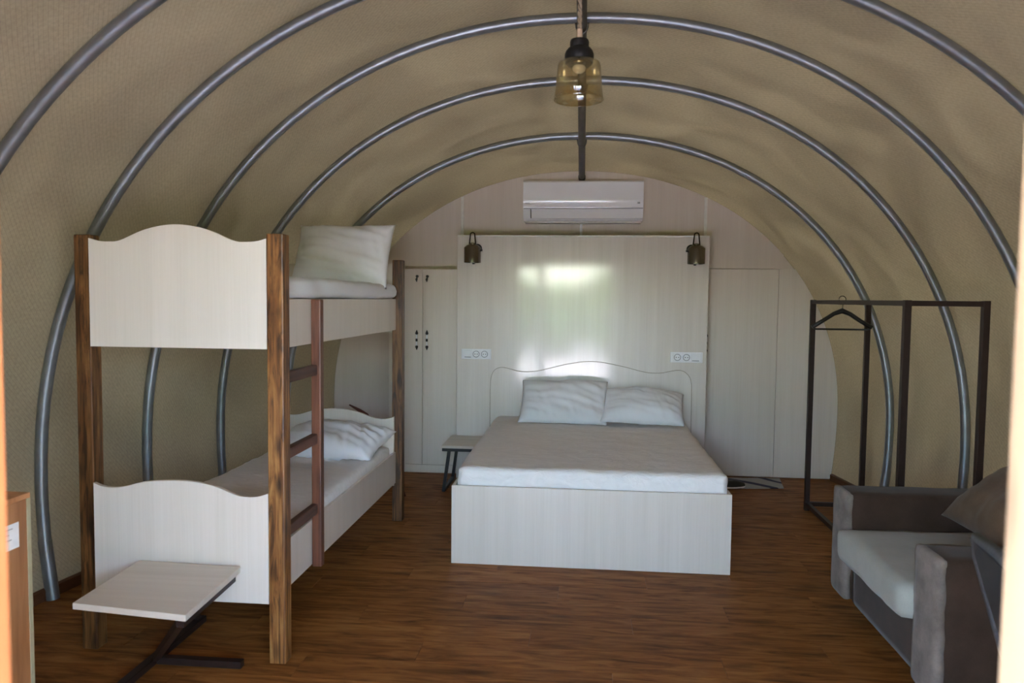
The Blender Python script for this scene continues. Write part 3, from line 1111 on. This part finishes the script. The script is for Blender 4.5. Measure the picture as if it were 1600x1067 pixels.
o = obj('pillow', pillow_bm(0.70, 0.44, 0.19, place(-0.150, 6.02, 0.715, radians(44), 0, radians(-2)), 1, pinch=0.05), M['pillowcase'], None, True)
tag(o, 'white pillow on the left half of the double bed, propped against the headboard', 'pillow', 'pillows on the double bed')
o = obj('pillow', pillow_bm(0.64, 0.42, 0.22, place(0.475, 5.99, 0.690, radians(30), radians(2), radians(-5)), 4, pinch=0.05), M['pillowcase'], None, True)
tag(o, 'white pillow on the right half of the double bed, lying flatter', 'pillow', 'pillows on the double bed')

# ------------------------------------------------------------------ bunk bed
bk = thing('bunk_bed', 'cream bunk bed with burnt pine posts along the left side', 'bunk bed', (-1.68, 4.0, 0))
PT = 0.070


def post(x, y, z1, m='burnt_pine', lab=None):
    p = obj('post', box(x, x + PT, y, y + PT, 0.0, z1, 0.005, 2), M[m], bk)
    if lab:
        p['label'] = lab


post(-1.289, 2.976, 1.792)
post(-2.145, 3.010, 1.790, 'burnt_dark', 'darkly scorched post')
post(-1.292, 5.020, 1.790, 'burnt_dark', 'darkly scorched post')
post(-2.145, 5.020, 1.790)


def wavy(x0, x1, zlo, zl, zr, dip, peak, n=60):
    pts = [(x0, zlo), (x1, zlo)]
    ctrl = [(0.0, zl), (0.05, zl - dip * .75), (0.11, zl - dip), (0.18, zl - dip * .65), (0.30, zl + (peak - zl) * .52), (0.40, peak - (peak - zl) * .13), (0.5, peak)]
    c2 = [(1 - s, zr + (z - zl) * (peak - zr) / (peak - zl) if z > zl else zr + (z - zl)) for s, z in ctrl[:-1]]
    ctrl = ctrl + c2[::-1]
    sm = smooth_line(ctrl, 5)
    return pts + [(x0 + (x1 - x0) * s, z) for s, z in sm[::-1]]


fx0, fx1 = -2.056, -1.290
obj('footboard', prism(wavy(fx0, fx1, 1.321, 1.772, 1.772, 0.014, 1.829), 2.978, 2.996), M['footboard'], bk)
obj('footboard', prism(wavy(fx0, fx1, 0.254, 0.742, 0.722, 0.018, 0.764), 2.978, 2.996), M['footboard'], bk)
obj('headboard', prism(wavy(-2.074, -1.292, 1.30, 1.772, 1.772, 0.014, 1.829), 5.052, 5.070), M['footboard'], bk)
obj('headboard', prism(wavy(-2.074, -1.272, 0.254, 0.742, 0.730, 0.018, 0.775), 4.990, 5.008), M['footboard'], bk)
for z0, z1 in ((1.318, 1.527), (0.268, 0.482)):
    obj('side_rail', box(-1.284, -1.266, 3.048, 5.018, z0, z1, 0.0015, 1), M['laminate'], bk)
    obj('side_rail', box(-2.095, -2.077, 3.082, 5.018, z0, z1, 0.0015, 1), M['laminate'], bk)
    obj('bed_base', box(-2.050, -1.285, 3.0, 4.985, z1 - 0.085, z1 - 0.070), M['laminate'], bk)
ld = obj('ladder', box(-1.262, -1.216, 3.405, 3.450, 0.262, 1.525, 0.005, 2), M['red_pine_z'], bk)
for z in (1.197, 0.874, 0.542):
    obj('rung', box(-1.262, -1.232, 3.047, 3.406, z - 0.024, z + 0.024, 0.004, 2), M['red_pine_y'], ld)

o = obj('mattress', mattress_bm(-2.046, -1.252, 3.002, 4.985, 1.528, 1.625, 0.032, 5, 0.007, 0.012), M['sheet'], None, True)
tag(o, 'white sheeted mattress on the upper bunk', 'mattress')
o = obj('mattress', mattress_bm(-2.046, -1.290, 3.002, 4.975, 0.412, 0.532, 0.03, 8, 0.008, 0.010), M['sheet_warm'], None, True)
tag(o, 'white sheeted mattress on the lower bunk', 'mattress')
o = obj('pillow', pillow_bm(0.66, 0.46, 0.18, place(-1.565, 4.80, 1.800, radians(66), 0, radians(-4)), 9, pinch=0.05, flat=0.6), M['pillowcase'], None, True)
tag(o, 'white pillow standing upright on the upper bunk', 'pillow')
o = obj('pillow', pillow_bm(0.68, 0.46, 0.24, place(-1.590, 4.70, 0.598, radians(12), 0, radians(-7)), 12, wr=0.024, pinch=0.05), M['pillowcase'], None, True)
tag(o, 'crumpled white pillow lying on the lower bunk', 'pillow')

# thin dark red stick behind the lower bunk
sk = thing('red_stick', 'dark red wooden stick poking up behind the lower bunk headboard', 'stick', (-1.5, 5.6, 0))
obj('shaft', tube([(-1.35, 5.62, 0.012), (-1.50, 5.61, 0.40), (-1.64, 5.60, 0.640), (-1.69, 5.60, 0.670), (-1.775, 5.60, 0.714)], [0.016, 0.016, 0.015, 0.014, 0.006], 8), M['red_stick'], sk, True)
obj('prong', tube([(-1.56, 5.60, 0.50), (-1.66, 5.585, 0.625), (-1.735, 5.58, 0.664)], [0.012, 0.014, 0.006], 8), M['red_stick'], sk, True)

# ------------------------------------------------------------------ side table at the front
tb = thing('side_table', 'low cream side table on a dark steel frame before the bunk', 'table', (-1.6, 2.72, 0))
tp = [(-1.831, 2.520), (-1.372, 2.468), (-1.396, 2.945), (-1.850, 2.970)]
bm = prism(tp, 0.396, 0.420, axis='Z')
bmesh.ops.bevel(bm, geom=list(bm.edges), offset=0.0015, segments=1, affect='EDGES')
obj('table_top', bm, M['laminate_flat'], tb)
W = 0.032
obj('top_rail', bar((-1.405, 2.49, 0.380), (-1.425, 2.93, 0.380), 0.03, W), M['brown_steel'], tb)
obj('top_rail', bar((-1.770, 2.915, 0.380), (-1.44, 2.915, 0.380), 0.03, W), M['brown_steel'], tb)
obj('slanted_leg', bar((-1.410, 2.50, 0.376), (-1.766, 2.93, 0.015), 0.026, 0.026), M['brown_steel'], tb)
obj('slanted_leg', bar((-1.800, 2.93, 0.376), (-1.772, 3.32, 0.015), 0.026, 0.026), M['brown_steel'], tb)
obj('floor_bar', box(-1.790, -1.752, 2.58, 3.34, 0.0, 0.03, 0.002, 1), M['brown_steel'], tb)
obj('floor_bar', box(-1.75, -1.386, 2.915, 2.950, 0.0, 0.03, 0.002, 1), M['brown_steel'], tb)

# ------------------------------------------------------------------ stool beside the double bed
sb = thing('stool', 'small cream topped stool on black legs left of the double bed', 'stool', (-0.94, 6.08, 0))
obj('stool_top', box(-1.105, -0.790, 5.84, 6.30, 0.350, 0.372, 0.002, 1), M['laminate_flat'], sb)
for a, b in (((-1.10, 5.855, 0.338), (-0.795, 5.855, 0.338)), ((-1.10, 6.285, 0.338), (-0.795, 6.285, 0.338))):
    obj('top_rail', bar(a, b, 0.024, 0.024), M['black'], sb)
for yv in (5.86, 6.28):
    obj('leg', bar((-1.045, yv, 0.335), (-1.09, yv, 0.0), 0.024, 0.024), M['black'], sb)
    obj('leg', bar((-0.85, yv, 0.335), (-0.805, yv, 0.0), 0.024, 0.024), M['black'], sb)
for x in (-1.087, -0.806):
    obj('foot_bar', box(x - 0.012, x + 0.012, 5.85, 6.29, 0.0, 0.024), M['black'], sb)

# ------------------------------------------------------------------ clothes rack
RX0, RX1, RY0, RY1, RH = 1.660, 2.045, 4.075, 5.68, 1.552
rk = thing('clothes_rack', 'dark brown steel clothes rack standing behind the armchair', 'rack', (1.85, 4.9, 0))
w = 0.017
for x, yv in ((RX0, RY0), (RX1, RY0), (RX0, RY1), (RX1, RY1)):
    obj('post', box(x - w, x + w, yv - w, yv + w, 0.0, RH, 0.002, 1), M['brown_steel'], rk)
for x in (RX0, RX1):
    obj('top_rail', box(x - w + .003, x + w - .003, RY0 + w, RY1 - w, RH - 0.030, RH - 0.002), M['brown_steel'], rk)
    obj('floor_rail', box(x - w + .003, x + w - .003, RY0 + w, RY1 - w, 0.035, 0.065), M['brown_steel'], rk)
for yv in (RY0, RY1):
    obj('top_rail', box(RX0 + w, RX1 - w, yv - w + .003, yv + w - .003, RH - 0.030, RH - 0.002), M['brown_steel'], rk)
    obj('floor_rail', box(RX0 + w, RX1 - w, yv - w + .003, yv + w - .003, 0.035, 0.065), M['brown_steel'], rk)

hx, hy = 1.660, 5.06
hg = thing('coat_hanger', 'black plastic coat hanger on the clothes rack', 'hanger', (hx, hy, 1.35))
hk = []
for k in range(15):
    a = radians(-35 + 235 * k / 14)
    hk.append((hx + 0.022 * cos(a), hy, 1.555 + 0.022 * sin(a)))
hk = [(hx + 0.002, hy, 1.488), (hx + 0.004, hy, 1.520)] + hk
obj('hook', tube(hk, 0.0032, 8), M['chrome'], hg, True)
sh_pts = [(hx - 0.185, hy - .01, 1.375), (hx - 0.12, hy, 1.415), (hx - 0.05, hy, 1.462), (hx, hy, 1.482), (hx + 0.05, hy, 1.462), (hx + 0.12, hy, 1.415), (hx + 0.185, hy - .01, 1.375)]
obj('shoulders', tube(sh_pts, [0.014, 0.013, 0.014, 0.018, 0.014, 0.013, 0.014], 10), M['black'], hg, True)
obj('trouser_bar', tube([(hx - 0.178, hy - .01, 1.37), (hx - 0.165, hy, 1.362), (hx + 0.165, hy, 1.362), (hx + 0.178, hy - .01, 1.37)], 0.006, 8), M['black'], hg, True)

# ------------------------------------------------------------------ sofa
sf = thing('armchair', 'brown velvet armchair with pale grey seat in front of the clothes rack', 'armchair', (1.7, 3.33, 0))
sx, back = 1.275, 2.17


def soft(x0, x1, y0, y1, z0, z1, r, seed, amp=0.004, cell=0.05):
    return mattress_bm(x0, x1, y0, y1, z0, z1, r, seed, amp, amp, cell)


for ya, yb, zt, sd in ((3.705, 3.915, 0.625, 1), (2.760, 2.970, 0.632, 2)):
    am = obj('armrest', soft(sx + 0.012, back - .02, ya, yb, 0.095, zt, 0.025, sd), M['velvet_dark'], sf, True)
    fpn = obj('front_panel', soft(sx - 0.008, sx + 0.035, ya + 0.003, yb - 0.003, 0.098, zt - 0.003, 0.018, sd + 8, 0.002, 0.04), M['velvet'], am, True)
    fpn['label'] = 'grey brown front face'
obj('backrest', soft(back - 0.23, back, 2.765, 3.91, 0.095, 0.66, 0.04, 3), M['velvet_dark'], sf, True)
obj('base', soft(sx + 0.03, back - .02, 2.965, 3.71, 0.095, 0.325, 0.012, 4, 0.002), M['velvet_dark'], sf, True)
obj('seat_cushion', soft(1.222, back - 0.22, 2.955, 3.712, 0.318, 0.462, 0.03, 5, 0.006), M['seat_cloth'], sf, True)
for x in (sx + 0.16, back - 0.08):
    for yv in (2.84, 3.84):
        obj('leg', box(x - .025, x + .025, yv - .025, yv + .025, 0.0, 0.10, 0.004, 1), M['black'], sf)
CM = Matrix(((0, 0.84, -0.54, 1.865), (-1, 0, 0, 3.34), (0, 0.54, 0.84, 0.700), (0, 0, 0, 1)))
o = obj('cushion', pillow_bm(0.54, 0.50, 0.22, CM, 17, wr=0.006, pinch=0.06, flat=0.9), M['velvet_brown'], None, True)
tag(o, 'large brown cushion propped on the armchair seat', 'cushion')

# ------------------------------------------------------------------ woven chair by the doorway
wc = thing('woven_chair', 'dark woven chair by the right door jamb in front of the velvet armchair', 'chair', (1.35, 1.85, 0))
yaw = radians(-10)
RM = Matrix.Translation((1.10, 1.86, 0)) @ Matrix.Rotation(yaw, 4, 'Z')


def rot(bm):
    for v in bm.verts:
        v.co = RM @ v.co
    return bm


hw = 0.235
# chair faces +x; the back leans towards -x
obj('back_panel', rot(prism([(-0.105, 0.915), (-0.085, 0.925), (0.07, 0.44), (0.045, 0.43)], -hw + 0.02, hw - 0.02)), M['weave'], wc)
rim = [(0.06, -hw, 0.40), (0.00, -hw, 0.60), (-0.075, -hw, 0.86), (-0.095, -hw + 0.05, 0.925), (-0.102, 0, 0.94), (-0.095, hw - 0.05, 0.925), (-0.075, hw, 0.86), (0.00, hw, 0.60), (0.06, hw, 0.40)]
obj('back_rim', rot(tube(rim, 0.015, 10)), M['rim'], wc, True)
obj('seat', rot(box(0.03, 0.49, -hw, hw, 0.385, 0.425, 0.012, 2)), M['weave'], wc, True, 40)
for xx, xb in ((0.06, 0.02), (0.46, 0.48)):
    for s in (-1, 1):
        obj('leg', rot(tube([(xx, s * (hw - 0.02), 0.40), (xb, s * (hw + 0.0), 0.0)], [0.019, 0.016], 10)), M['weave'], wc, True, 40)
for s in (-1, 1):
    obj('armrest', rot(tube([(-0.02, s * hw, 0.66), (0.20, s * (hw + .01), 0.655), (0.42, s * hw, 0.63), (0.46, s * (hw - 0.02), 0.42)], 0.019, 10)), M['rim'], wc, True)

# ------------------------------------------------------------------ wooden cabinet by the left jamb
cb_ = thing('wooden_cabinet', 'orange pine cabinet with a white sticker by the left door jamb', 'cabinet', (-2.1, 1.95, 0))
c0, c1, cy0, cy1, cz = -2.42, -1.885, 1.50, 2.395, 0.858
obj('carcass', box(c0, c1 - 0.018, cy0, cy1 - 0.018, 0.03, cz - 0.018, 0.001, 1), M['cab_wood'], cb_)
obj('side_panel', box(c1 - 0.018, c1, cy0, cy1 - 0.019, 0.0, cz - 0.0185, 0.001, 1), M['cab_wood'], cb_)
obj('top_board', box(c0, c1, cy0, cy1, cz - 0.018, cz, 0.001, 1), M['cab_wood'], cb_)
o = obj('edge_board', box(c0, c1 + 0.001, cy1 - 0.018, cy1, 0.0, cz - 0.018, 0.001, 1), M['pale_edge'], cb_)
o['label'] = 'pale board edge'
st_ = obj('sticker', box(c1 - 0.0003, c1 + 0.0012, 2.20, 2.338, 0.686, 0.772, 0.0005, 1), M['paper'], cb_)
ln = bmesh.new()
for k, wv in enumerate((0.9, 0.75, 0.85)):
    box(c1 + 0.001, c1 + 0.0016, 2.215, 2.215 + 0.105 * wv, 0.755 - k * 0.018, 0.758 - k * 0.018, bm=ln)
obj('print_lines', ln, M['grey_plastic'], st_)

# ------------------------------------------------------------------ rug and slipper
bm = bmesh.new()
rc = [(1.03, 6.23), (1.66, 6.315), (1.71, 6.655), (1.05, 6.60)]
n = 14
G = []
for i in range(n + 1):
    r = []
    for j in range(n + 1):
        u, v = i / n, j / n
        a = Vector(rc[0]).lerp(Vector(rc[1]), u)
        b = Vector(rc[3]).lerp(Vector(rc[2]), u)
        p = a.lerp(b, v)
        r.append((p.x, p.y, 0.009 + 0.003 * noise.noise(Vector((p.x * 9, p.y * 9, 1)))))
    G.append([bm.verts.new(q) for q in r])
for i in range(n):
    for j in range(n):
        bm.faces.new((G[i][j], G[i + 1][j], G[i + 1][j + 1], G[i][j + 1]))
ext = bmesh.ops.extrude_face_region(bm, geom=list(bm.faces))
for g in ext['geom']:
    if isinstance(g, bmesh.types.BMVert):
        g.co.z = 0.0008
bmesh.ops.recalc_face_normals(bm, faces=bm.faces)
o = obj('rug', bm, M['rug'], None, True, 40)
tag(o, 'pale rug with navy markings on the floor right of the double bed', 'rug')

sp = thing('slipper', 'black slipper lying on the near edge of the pale rug', 'slipper', (1.24, 6.27, 0.012))
so = [(1.13, 6.225), (1.18, 6.205), (1.25, 6.215), (1.32, 6.250), (1.345, 6.285), (1.33, 6.315), (1.27, 6.315), (1.19, 6.295), (1.14, 6.27)]
obj('sole', prism(so, 0.0125, 0.024, axis='Z'), M['trim_white'], sp)
ub = bmesh.new()
for k in range(5):
    t = k / 4
    c = Vector((1.16, 6.247, 0)).lerp(Vector((1.335, 6.287, 0)), t)
    wv = [0.034, 0.045, 0.047, 0.042, 0.020][k]
    h = [0.050, 0.046, 0.050, 0.042, 0.022][k]
    d = Vector((-0.22, 0.97, 0))
    ring = [ub.verts.new(c + d * wv * cos(a) + Vector((0, 0, 0.024 + h * sin(a)))) for a in (pi * q / 8 for q in range(9))]
    if k:
        for q in range(8):
            ub.faces.new((pr_[q], pr_[q + 1], ring[q + 1], ring[q]))
    pr_ = ring
obj('upper', ub, M['black'], sp, True)
